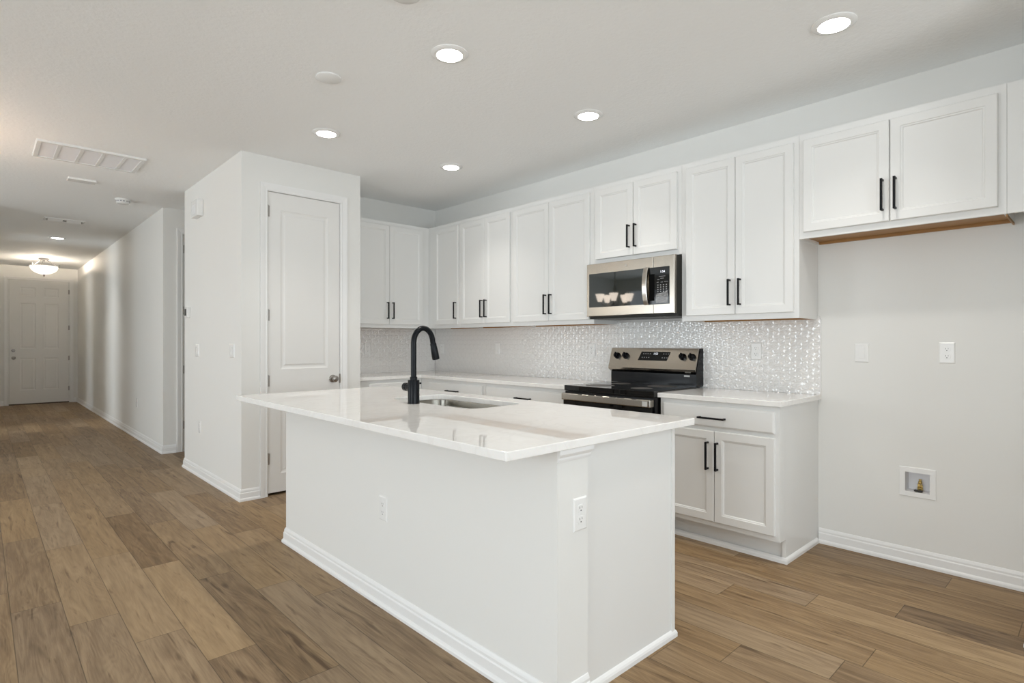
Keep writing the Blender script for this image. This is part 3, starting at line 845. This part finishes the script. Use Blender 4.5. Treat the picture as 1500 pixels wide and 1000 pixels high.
# ------------------------------------------------------------------ range
def range_():
    y0, y1 = 2.0305, 2.7995
    t = thing('kitchen_range', 'stainless steel and black electric range with four knobs', 'range', (3.17, y1 - 0.002, 0), -PI / 2)
    w = y1 - y0 - 0.004
    dp = 0.62
    MB().box(0, w, 0.003, dp, 0.02, 0.885).box(0.02, w - 0.02, 0.05, dp - 0.05, 0, 0.02).build('body', M['enamel'], t)
    ck = MB().box(-0.0005, w + 0.0005, -0.009, dp - 0.06, 0.888, 0.9255, 0.004).build('cooktop', M['glass'], t)
    for x, y, r in ((0.20, 0.16, 0.105), (0.20, 0.42, 0.075), (0.56, 0.16, 0.075), (0.56, 0.42, 0.105)):
        mb = MB()
        mb.lathe([(r - 0.0025, 0), (r, 0), (r, 0.0003), (r - 0.0025, 0.0003), (r - 0.0025, 0)], (x, y, 0.9257), 'z', 48)
        mb.build('burner_ring', M['mark_dim'], ck)
    # oven door with stainless top rail and vents
    d = MB().box(0.008, w - 0.008, -0.030, 0.0025, 0.20, 0.822, 0.004).build('oven_door', M['glass'], t)
    tag(MB().box(0.004, w - 0.004, -0.048, 0.0025, 0.8225, 0.872, 0.006, 3).build('top_rail', M['steel_h'], d), 'stainless rail')
    for a, b in ((0.16, 0.20), (0.255, 0.315), (0.322, 0.382), (0.435, 0.495), (0.502, 0.560), (0.62, 0.658)):
        MB().box(a, b, -0.0475, -0.038, 0.865, 0.8727, 0.002).build('vent', M['slot'], d)
    MB().box(w - 0.062, w - 0.024, -0.0486, -0.0478, 0.829, 0.862).build('paper_label', M['sticker'], d)
    mb = MB()
    for k in range(5): mb.box(w - 0.018, w - 0.009, -0.0488, -0.0475, 0.830 + 0.0072 * k, 0.8345 + 0.0072 * k)
    mb.build('side_vent', M['slot'], d)
    h = MB().tube([(0.06, -0.085, 0.745), (w - 0.06, -0.085, 0.745)], 0.011, 14)
    for x in (0.08, w - 0.08): h.box(x - 0.01, x + 0.01, -0.085, -0.029, 0.737, 0.753)
    h.build('handle', M['steel_h'], d, True)
    MB().box(0.008, w - 0.008, -0.026, 0.0025, 0.03, 0.192, 0.004).build('drawer', M['steel'], t)
    # backguard
    bk = MB().box(0.004, w - 0.004, dp - 0.062, dp - 0.0, 0.926, 1.010).prism([(dp - 0.088, 1.015), (dp - 0.088, 0.926), (dp + 0.017, 0.926), (dp + 0.017, 1.196), (dp - 0.030, 1.196)], 'x', w - 0.004, w).prism([(dp - 0.030, 1.015), (dp - 0.030, 0.926), (dp + 0.017, 0.926), (dp + 0.017, 1.196), (dp - 0.030, 1.196)], 'x', 0.0, 0.004).build('backguard', M['enamel'], t)
    # slanted stainless fascia
    fas = MB().prism([(dp - 0.050, 1.008), (dp - 0.092, 1.030), (dp - 0.097, 1.045), (dp - 0.047, 1.196), (dp - 0.030, 1.199), (dp + 0.015, 1.199), (dp + 0.015, 1.010)], 'x', 0.0005, w - 0.0045)
    fs = fas.build('fascia', M['steel'], t)
    # slant frame: along x, and up the slope
    sl = Vector((0, 0.050, 0.151)).normalized(); nv = Vector((0, -sl.z, sl.y))
    org = Vector((0, dp - 0.097, 1.045))
    def at(x, s, out=0.0): return Vector((x, org.y, org.z)) + sl * s + nv * out
    rot = Matrix((( 1, 0, 0), (0, sl.y, nv.y), (0, sl.z, nv.z))).to_4x4()
    def lath_on(mb, x, s, prof, n=28):
        m4 = Matrix.Translation(at(x, s)) @ rot
        rings = [[tuple(m4 @ Vector((r * math.cos(2*PI*k/n), r * math.sin(2*PI*k/n), h))) for k in range(n)] for r, h in prof]
        mb.loft(rings)
    for x in (0.070, 0.152, 0.648, 0.722):
        mb = MB()
        lath_on(mb, x, 0.095, [(0.026, 0.0005), (0.0255, 0.006), (0.021, 0.008), (0.019, 0.030), (0.017, 0.033)])
        kb = mb.build('control_knob', M['enamel'], t, True)
        mb = MB()
        m4 = Matrix.Translation(at(x, 0.095)) @ rot
        g = MB().box(-0.0045, 0.0045, -0.021, 0.021, 0.028, 0.041, 0.002)
        g.bm.transform(m4); g.build('grip', M['enamel'], kb)
        q = MB().box(-0.0012, 0.0012, 0.024, 0.031, 0.0003, 0.0006); q.bm.transform(Matrix.Translation(at(x, 0.052)) @ rot); q.build('mark', M['slot'], kb)
    g = MB()
    quad = [(0.290, 0.132), (0.268, 0.062), (0.520, 0.062), (0.542, 0.132)]
    g.loft([[tuple(at(x, s, 0.0004)) for x, s in quad], [tuple(at(x, s, 0.0016)) for x, s in quad]])
    dp_ = g.build('control_display', M['glass'], t)
    m4 = Matrix.Translation(at(0.418, 0.115, 0.0018)) @ rot
    text_mesh('clock_digits', '1:52', 0.023, M['digit'], dp_, m4)
    for k in range(12):
        x = 0.300 + 0.0195 * k
        if 0.375 < x < 0.46: continue
        for sv in (0.112, 0.082):
            xx = x + (sv - 0.082) * 0.25
            g = MB()
            g.face([tuple(at(a, b, 0.0019)) for a, b in ((xx, sv), (xx + 0.008, sv), (xx + 0.009, sv + 0.006), (xx + 0.001, sv + 0.006))])
            g.build('touch_key', M['mark'], dp_)
    MB().box(0.655, 0.700, dp - 0.0632, dp - 0.0622, 0.992, 1.004).build('rating_label', M['sticker'], t)
range_()

# ------------------------------------------------------------------ microwave
def microwave():
    y0, y1 = 2.0325, 2.7895
    t = thing('microwave', 'stainless steel microwave mounted over the range', 'microwave', (3.41, y1, 1.44), -PI / 2)
    w = y1 - y0
    dp = XW - 3.41 - 0.012
    MB().box(0.002, w - 0.001, 0.028, dp, -0.004, 0.398).build('case', M['side'], t)
    xs = w - 0.165                              # door / control split
    # door: steel face with a window
    d = MB().rect_rings(0, xs - 0.0012, 0, 0.397, [(0, 0.004), (0.004, 0.0)], back=0.0275).build('door', M['steel'], t)
    MB().box(0.026, xs - 0.073, -0.0012, -0.0002, 0.067, 0.322, 0.0004, 1).build('window', M['mw_glass'], d)
    rim = MB()
    rim.box(0.100, xs - 0.110, -0.0016, -0.0013, 0.100, 0.255).build('window_screen', M['mw_glass'], d)
    # curved grab bar
    hb = MB()
    rings = []
    for k in range(17):
        f = k / 16; z = 0.064 + 0.262 * f
        y = -0.012 - 0.026 * math.sin(PI * f) ** 0.7
        rings.append([(xs - 0.070, y + 0.004, z), (xs - 0.067, y, z), (xs - 0.036, y, z), (xs - 0.033, y + 0.004, z), (xs - 0.033, y + 0.016, z), (xs - 0.070, y + 0.016, z)])
    hb.loft(rings)
    hb.box(xs - 0.066, xs - 0.037, -0.010, -0.0002, 0.068, 0.084).box(xs - 0.066, xs - 0.037, -0.010, -0.0002, 0.306, 0.322)
    hb.build('handle', M['steel_h'], d, True)
    lg = MB().lathe([(0.0115, 0), (0.0115, 0.0012), (0.0100, 0.0016), (0.0098, 0.0010), (0, 0.0010)], (0.366, -0.0002, 0.361), '-y', 28).build('emblem', M['steel_h'], t, True)
    text_mesh('emblem_script', 'GE', 0.010, M['mark'], lg, Matrix.Translation((0.366, -0.0016, 0.361)) @ FACE_FRONT, 0.0002)
    # control side
    c = MB().rect_rings(xs + 0.0005, w, 0, 0.397, [(0, 0.004), (0.004, 0.0)], back=0.0275).build('control_side', M['steel'], t)
    cp = MB().box(xs - 0.032, w - 0.037, -0.0024, -0.0004, 0.064, 0.321, 0.0004, 1).build('control_panel', M['glass'], t)
    MB().box(xs - 0.026, xs + 0.012, -0.0032, -0.0026, 0.090, 0.275).build('grip_recess', M['void'], cp)
    cx = w - 0.094
    text_mesh('clock_digits', '1:54', 0.022, M['digit'], cp, Matrix.Translation((cx + 0.005, -0.0030, 0.287)) @ FACE_FRONT, 0.0003)
    def key(x0, x1, z0, z1):
        g = MB(); g.face([(x0, -0.0027, z0), (x1, -0.0027, z0), (x1, -0.0027, z1), (x0, -0.0027, z1)]); g.build('touch_key', M['mark'], cp)
    for (a, b, z) in ((-0.024, 0.026, 0.254), (-0.012, 0.014, 0.240), (-0.036, -0.020, 0.232), (-0.04, -0.026, 0.214), (-0.010, 0.008, 0.214), (0.018, 0.046, 0.216)):
        key(cx + a, cx + b, z, z + 0.003)
    for r in range(4):
        for q in range(4):
            x, z = cx - 0.036 + 0.022 * q, 0.148 + 0.015 * r
            key(x, x + 0.009, z, z + 0.0065)
    for z in (0.136, 0.122): key(cx - 0.04, cx - 0.005, z, z + 0.003)
    # crumpled clear film still stuck over the keys
    rn = random.Random(5); fm = bmesh.new(); gx, gz = 9, 11; vv = []
    for i in range(gx):
        for j in range(gz):
            x = cx - 0.044 + 0.092 * i / (gx - 1) ; z = 0.072 + 0.085 * j / (gz - 1) * (0.7 + 0.3 * i / gx)
            vv.append(fm.verts.new((x, -0.0045 - rn.random() * 0.006, z)))
    for i in range(gx - 1):
        for j in range(gz - 1):
            fm.faces.new((vv[i*gz+j], vv[(i+1)*gz+j], vv[(i+1)*gz+j+1], vv[i*gz+j+1]))
    me = bpy.data.meshes.new('protective_film'); fm.to_mesh(me); fm.free()
    link('protective_film', me, M['film'], cp)
    # vented underside
    u = MB().box(0.01, w - 0.002, 0.03, dp, -0.020, -0.0045).build('underside', M['side'], t)
    for x0 in (0.10, w - 0.20):
        mb = MB()
        for k in range(9): mb.box(x0 + 0.012 * k, x0 + 0.005 + 0.012 * k, 0.06, 0.20, -0.0205, -0.0202)
        mb.build('vent_grille', M['steel'], u)
microwave()

# ------------------------------------------------------------------ plates on the walls
def plate_base(t, w=0.070, h=0.114, rot=None):
    return MB().rect_rings(-w/2, w/2, -h/2, h/2, [(0, -0.001), (0.0015, -0.0035), (0.005, -0.0055)], back=-0.0002).build('cover_plate', M['plate'], t)
def outlet(label, loc, rotz, cat='outlet', group='white wall outlets', y=0.0):
    t = thing('wall_outlet', label, cat, loc, rotz, group)
    p = plate_base(t)
    for s in (-1, 1):
        cz = s * 0.0195
        mb = MB()
        prof = []
        for k in range(24):
            a = 2 * PI * k / 24
            x, z = 0.0172 * math.cos(a), 0.0172 * math.sin(a)
            prof.append((x, max(min(z, 0.0135), -0.0135)))
        mb.loft([[(x, -0.0054, cz + z) for x, z in prof], [(x * 0.97, -0.0068, cz + z * 0.97) for x, z in prof]])
        r = mb.build('receptacle', M['plate'], t)
        g = MB().box(-0.0072, -0.0052, -0.0071, -0.0066, cz + 0.000, cz + 0.0075).box(0.0052, 0.0068, -0.0071, -0.0066, cz + 0.001, cz + 0.0072)
        g.lathe([(0.0026, 0.0066), (0.0026, 0.0071)], (0, 0, cz - 0.0065), '-y', 12)
        g.build('slots', M['slot'], r)
    MB().lathe([(0.003, 0.0054), (0.0027, 0.0064)], (0, 0, 0), '-y', 12).build('screw', M['plate'], t)
    return t
def switch(label, loc, rotz, gangs=1, rocker=True, group='white light switches'):
    t = thing('light_switch', label, 'light switch', loc, rotz, group)
    plate_base(t, 0.070 + 0.046 * (gangs - 1))
    for k in range(gangs):
        cx = (k - (gangs - 1) / 2) * 0.046
        MB().prism([(-0.0054, -0.033), (-0.0082, -0.033), (-0.0062, 0.0), (-0.0090, 0.033), (-0.0054, 0.033)], 'x', cx - 0.0165, cx + 0.0165).build('rocker', M['plate'], t)
    return t
RW, BW, LW = -PI / 2, 0.0, -PI / 2        # facing -x, -y
outlet('white outlet in the backsplash between range and fridge space', (XW - 0.0098, 1.650, 1.182), RW)
outlet('white outlet on the plain wall above the water box', (XW, 0.622, 1.186), RW)
outlet('white outlet in the backsplash just beyond the range', (XW - 0.0098, 3.051, 1.175), RW)
switch('white switch in the backsplash halfway between range and corner', (XW - 0.0098, 4.254, 1.178), RW)
outlet('white outlet in the backsplash at the corner behind the spray head', (XW - 0.0098, 5.190, 1.168), RW)
outlet('white outlet on the end wall tile beside the pantry', (2.943, YB - 0.0098, 1.172), BW)
outlet('white outlet low on the long face of the island', (KX, 2.366, 0.460), RW)
outlet('white outlet on the narrow end of the island', (1.506, KE, 0.655), BW)
outlet('white outlet low on the pantry side wall', (PX, 5.812, 0.457), RW)
outlet('white outlet low on the long hallway wall', (XH, 8.68, 0.455), RW)
switch('double white switch on the pantry side wall near its corner', (PX, 4.890, 1.174), RW, 2)
switch('double white switch on the pantry side wall below the thermostat', (PX, 5.896, 1.166), RW, 2)
t = thing('wall_plate', 'glossy blank white wall plate above the fridge space floor', 'wall plate', (XW, 1.029, 1.180), RW)
plate_base(t, 0.074, 0.110)
MB().box(-0.0165, 0.0165, -0.0075, -0.0054, -0.033, 0.033, 0.001).build('insert', M['plate'], t)

t = thing('thermostat', 'small white thermostat with a dark screen on the pantry side', 'thermostat', (PX, 6.195, 1.530), RW)
MB().box(-0.062, 0.062, -0.026, -0.0002, -0.050, 0.050, 0.004).build('housing', M['plate'], t)
MB().box(-0.050, 0.012, -0.0266, -0.0258, -0.030, 0.036).build('screen', M['side'], t)
t = thing('door_chime', 'white door chime box high on the pantry side wall', 'chime', (PX, 5.800, 2.470), RW)
MB().box(-0.105, 0.105, -0.055, -0.0002, -0.075, 0.075, 0.006).build('housing', M['plate'], t)
mb = MB()
for k in range(7): mb.box(-0.05, 0.05, -0.0556, -0.0548, -0.045 + 0.012 * k, -0.041 + 0.012 * k)
mb.build('sound_slots', M['grille'], t)

# ice maker water box
t = thing('water_supply_box', 'recessed white water supply box low on the fridge wall', 'water box', (XW, (IY0 + IY1) / 2, (IZ0 + IZ1) / 2), RW)
hw, hh = (IY1 - IY0) / 2, (IZ1 - IZ0) / 2
mb = MB()
sweep(mb, [(-hw + 0.001, -hh + 0.001), (hw - 0.001, -hh + 0.001), (hw - 0.001, hh - 0.001), (-hw + 0.001, hh - 0.001)][::-1], [(0, -0.0002), (0, 0.005), (0.026, 0.005), (0.0285, 0.003), (0.0285, -0.0002)], lambda u, v, q: (u, -q, v), closed=True)
mb.build('flange', M['plate'], t)
a, b = hw - 0.0005, hh - 0.0005
MB().loft([[(-a, -0.001, -b), (a, -0.001, -b), (a, -0.001, b), (-a, -0.001, b)], [(-a, 0.075, -b), (a, 0.075, -b), (a, 0.075, b), (-a, 0.075, b)]], cap0=False).build('tray', M['grille'], t)
v = MB().lathe([(0.014, -0.050), (0.014, -0.030), (0.010, -0.026), (0.010, 0.0), (0.007, 0.004), (0.007, 0.014)], (0.006, 0.035, 0), 'z', 14)
v.lathe([(0.008, 0.0), (0.008, 0.028), (0.006, 0.032)], (0.006, 0.035, -0.012), '-y', 12)
v.box(-0.004, 0.018, 0.028, 0.042, -0.028, -0.018)
v.build('valve', M['brass'], t, True)
MB().box(-0.016, 0.024, -0.006, 0.014, -0.050, -0.040, 0.003).build('valve_handle', M['slot'], t)

# ------------------------------------------------------------------ ceiling fixtures
def can_light(label, x, y, group='recessed kitchen lights', s=1.0):
    t = thing('recessed_light', label, 'ceiling light', (x, y, H), 0, group)
    MB().lathe([(0.096*s, 0.0002), (0.096*s, 0.003), (0.090*s, 0.007), (0.070*s, 0.012), (0.067*s, 0.011), (0.066*s, 0.0004)], (0, 0, 0), '-z', 48).build('trim_ring', M['plate'], t, True)
    MB().lathe([(0.0655*s, 0.0006), (0.0655*s, 0.0105), (0.050*s, 0.0125), (0, 0.0130)], (0, 0, 0), '-z', 40).build('lens', M['lens'], t, True)
    ld = bpy.data.lights.new('downlight', 'SPOT'); ld.energy = 31 * s; ld.color = (1.0, 0.945, 0.87)
    ld.spot_size = math.radians(104); ld.spot_blend = 1.0; ld.shadow_soft_size = 0.06
    lo = bpy.data.objects.new('downlight', ld); lo.location = (0, 0, -0.02); lo.parent = t; C.objects.link(lo)
    return t
can_light('round recessed light nearest the return wall, over the fridge space', 2.925, 0.905)
can_light('round recessed light in the ceiling above the range', 2.925, 2.378)
can_light('round recessed light above the corner end of the cabinets', 2.935, 3.880)
can_light('round recessed light above the middle of the island', 1.778, 2.365)
can_light('round recessed light above the island near the pantry door', 1.810, 3.865)
can_light('round recessed light outside the view above the camera end of the island', 1.785, 0.905)
can_light('round recessed light in the hallway ceiling before the bowl light', 0.821, 10.40, 'hallway lights')

def ceiling_cover(label, x, y, r=0.070):
    t = MB().lathe([(r, 0.0002), (r, 0.006), (r - 0.006, 0.010), (0, 0.011)], (0, 0, 0), '-z', 40).build('ceiling_cover', M['plate'], None, True)
    t.location = (x, y, H)
    return tag(t, label, 'cover plate', 'round blank ceiling covers')
ceiling_cover('round blank white ceiling cover between island and hallway', 1.440, 3.045)
ceiling_cover('round blank white ceiling cover cut by the picture top', 1.330, 2.085)

# return air grille
t = thing('return_air_grille', 'long white return air grille with five bays in the ceiling', 'air grille', (0.652, 5.665, H), 0)
mb = MB()
GX, GY = 0.345, 0.245
sweep(mb, [(-GX, -GY), (GX, -GY), (GX, GY), (-GX, GY)], [(0, 0.0002), (0, 0.010), (0.004, 0.016), (0.030, 0.016), (0.032, 0.0002)], lambda u, v, q: (u, v, -q), closed=True)
mb.build('frame', M['plate'], t)
mb = MB()
for k in range(1, 5):
    x = -GX + 2 * GX * k / 5
    mb.box(x - 0.011, x + 0.011, -GY + 0.030, GY - 0.030, -0.015, -0.002)
mb.build('divider', M['plate'], t)
MB().box(-GX + 0.030, GX - 0.030, -GY + 0.030, GY - 0.030, -0.0045, -0.0005).build('filter_panel', M['grille'], t)
mb = MB()
for k in range(28):
    y = -GY + 0.036 + (2 * GY - 0.072) * k / 27
    mb.prism([(y, -0.005), (y + 0.011, -0.011), (y + 0.0125, -0.011), (y + 0.0015, -0.005)], 'x', -GX + 0.031, GX - 0.031)
mb.build('louvre', M['grille'], t)

t = thing('ceiling_vent', 'small narrow white plate behind the return air grille', 'ceiling plate', (0.690, 6.53, H), 0)
MB().box(-0.105, 0.105, -0.055, 0.055, -0.018, -0.0002, 0.004).build('cover', M['plate'], t)
t = thing('smoke_detector', 'round white smoke detector on the hallway ceiling', 'smoke detector', (1.100, 7.14, H), 0)
MB().lathe([(0.072, 0.0002), (0.072, 0.010), (0.068, 0.014), (0.064, 0.016)], (0, 0, 0), '-z', 40).build('base', M['plate'], t, True)
MB().lathe([(0.062, 0.014), (0.062, 0.034), (0.052, 0.046), (0.020, 0.050), (0, 0.050)], (0, 0, 0), '-z', 40).build('housing', M['plate'], t, True)
mb = MB()
for k in range(14):
    a = 2 * PI * k / 14
    b_ = MB().box(-0.008, 0.008, 0.0612, 0.0632, -0.030, -0.020); b_.bm.transform(Matrix.Rotation(a, 4, 'Z'))
    me = bpy.data.meshes.new('x'); b_.bm.to_mesh(me); mb.bm.from_mesh(me); bpy.data.meshes.remove(me); b_.bm.free()
mb.build('vent_slots', M['duct'], t)
t = thing('supply_register', 'white air supply register on the hallway ceiling', 'air register', (0.765, 8.86, H), 0)
mb = MB()
sweep(mb, [(-0.20, -0.10), (0.20, -0.10), (0.20, 0.10), (-0.20, 0.10)], [(0, 0.0002), (0, 0.004), (0.022, 0.014), (0.026, 0.0002)], lambda u, v, q: (u, v, -q), closed=True)
mb.build('frame', M['plate'], t)
MB().box(-0.175, 0.175, -0.075, 0.075, -0.0018, -0.0004).build('duct_opening', M['slot'], t)
for a, b in ((-0.160, -0.020), (0.020, 0.160)):
    mb = MB()
    for k in range(4):
        y = -0.062 + 0.033 * k
        mb.prism([(y, -0.006), (y + 0.026, -0.022), (y + 0.028, -0.022), (y + 0.002, -0.006)], 'x', a, b)
    mb.build('louvre', M['plate'], t)

# semi-flush bowl light in the hall
def bowl_light():
    bx, by = 0.850, 13.20
    t = thing('bowl_ceiling_light', 'frosted glass bowl ceiling light glowing before the front door', 'ceiling light', (bx, by, H), 0)
    MB().lathe([(0.075, 0.0002), (0.075, 0.014), (0.050, 0.026), (0.014, 0.030), (0.012, 0.05)], (0, 0, 0), '-z', 32).build('canopy', M['nickel'], t, True)
    rim = -0.135
    MB().lathe([(0.205, -rim), (0.203, 0.165), (0.185, 0.205), (0.150, 0.240), (0.105, 0.266), (0.055, 0.281), (0.016, 0.285), (0.016, 0.281), (0.055, 0.277), (0.103, 0.262), (0.147, 0.237), (0.181, 0.203), (0.199, 0.165), (0.201, -rim)], (0, 0, 0), '-z', 40).build('bowl', M['bowl'], t, True)
    for k in range(3):
        a = math.radians(100 + 120 * k); c_, s_ = math.cos(a), math.sin(a)
        MB().tube([(0.04*c_, 0.04*s_, -0.022), (0.11*c_, 0.11*s_, -0.075), (0.20*c_, 0.20*s_, -0.140), (0.222*c_, 0.222*s_, -0.150), (0.225*c_, 0.225*s_, -0.105)], 0.006, 8).build('arm', M['nickel'], t, True)
    MB().lathe([(0.016, 0.286), (0.020, 0.292), (0.012, 0.302), (0.006, 0.310), (0.009, 0.318), (0.006, 0.328), (0, 0.330)], (0, 0, 0), '-z', 20).build('finial', M['bronze'], t, True)
    ld = bpy.data.lights.new('bulb', 'POINT'); ld.energy = 240; ld.color = (1.0, 0.85, 0.68); ld.shadow_soft_size = 0.09
    lo = bpy.data.objects.new('bulb', ld); lo.location = (0, 0, -0.19); lo.parent = t; C.objects.link(lo)
bowl_light()

# chandelier over the dining area; the photograph shows it mirrored in the microwave
def chandelier():
    cx, cy = -0.55, 5.45
    t = thing('chandelier', 'five-shade chandelier mirrored in the microwave window', 'chandelier', (cx, cy, H), 0)
    MB().lathe([(0.065, 0.0002), (0.065, 0.012), (0.03, 0.028), (0.008, 0.03)], (0, 0, 0), '-z', 28).build('canopy', M['nickel'], t, True)
    MB().tube([(0, 0, -0.025), (0, 0, -0.92)], 0.006, 10).build('rod', M['nickel'], t, True)
    MB().lathe([(0.008, 0.60), (0.03, 0.66), (0.022, 0.74), (0.03, 0.90), (0.012, 0.96), (0, 0.97)], (0, 0, 0), '-z', 24).build('hub', M['nickel'], t, True)
    for k in range(5):
        a = 2 * PI * k / 5 - 0.56; c_, s_ = math.cos(a), math.sin(a)
        am = MB().tube([(0.02*c_, 0.02*s_, -0.88), (0.12*c_, 0.12*s_, -0.93), (0.20*c_, 0.20*s_, -0.90), (0.24*c_, 0.24*s_, -0.855)], 0.007, 10).build('arm', M['nickel'], t, True)
        MB().lathe([(0.034, 0.860), (0.070, 0.740), (0.068, 0.740), (0.032, 0.857)], (0.24*c_, 0.24*s_, 0), '-z', 28).build('lamp_shade', M['shade'], am, True)
chandelier()
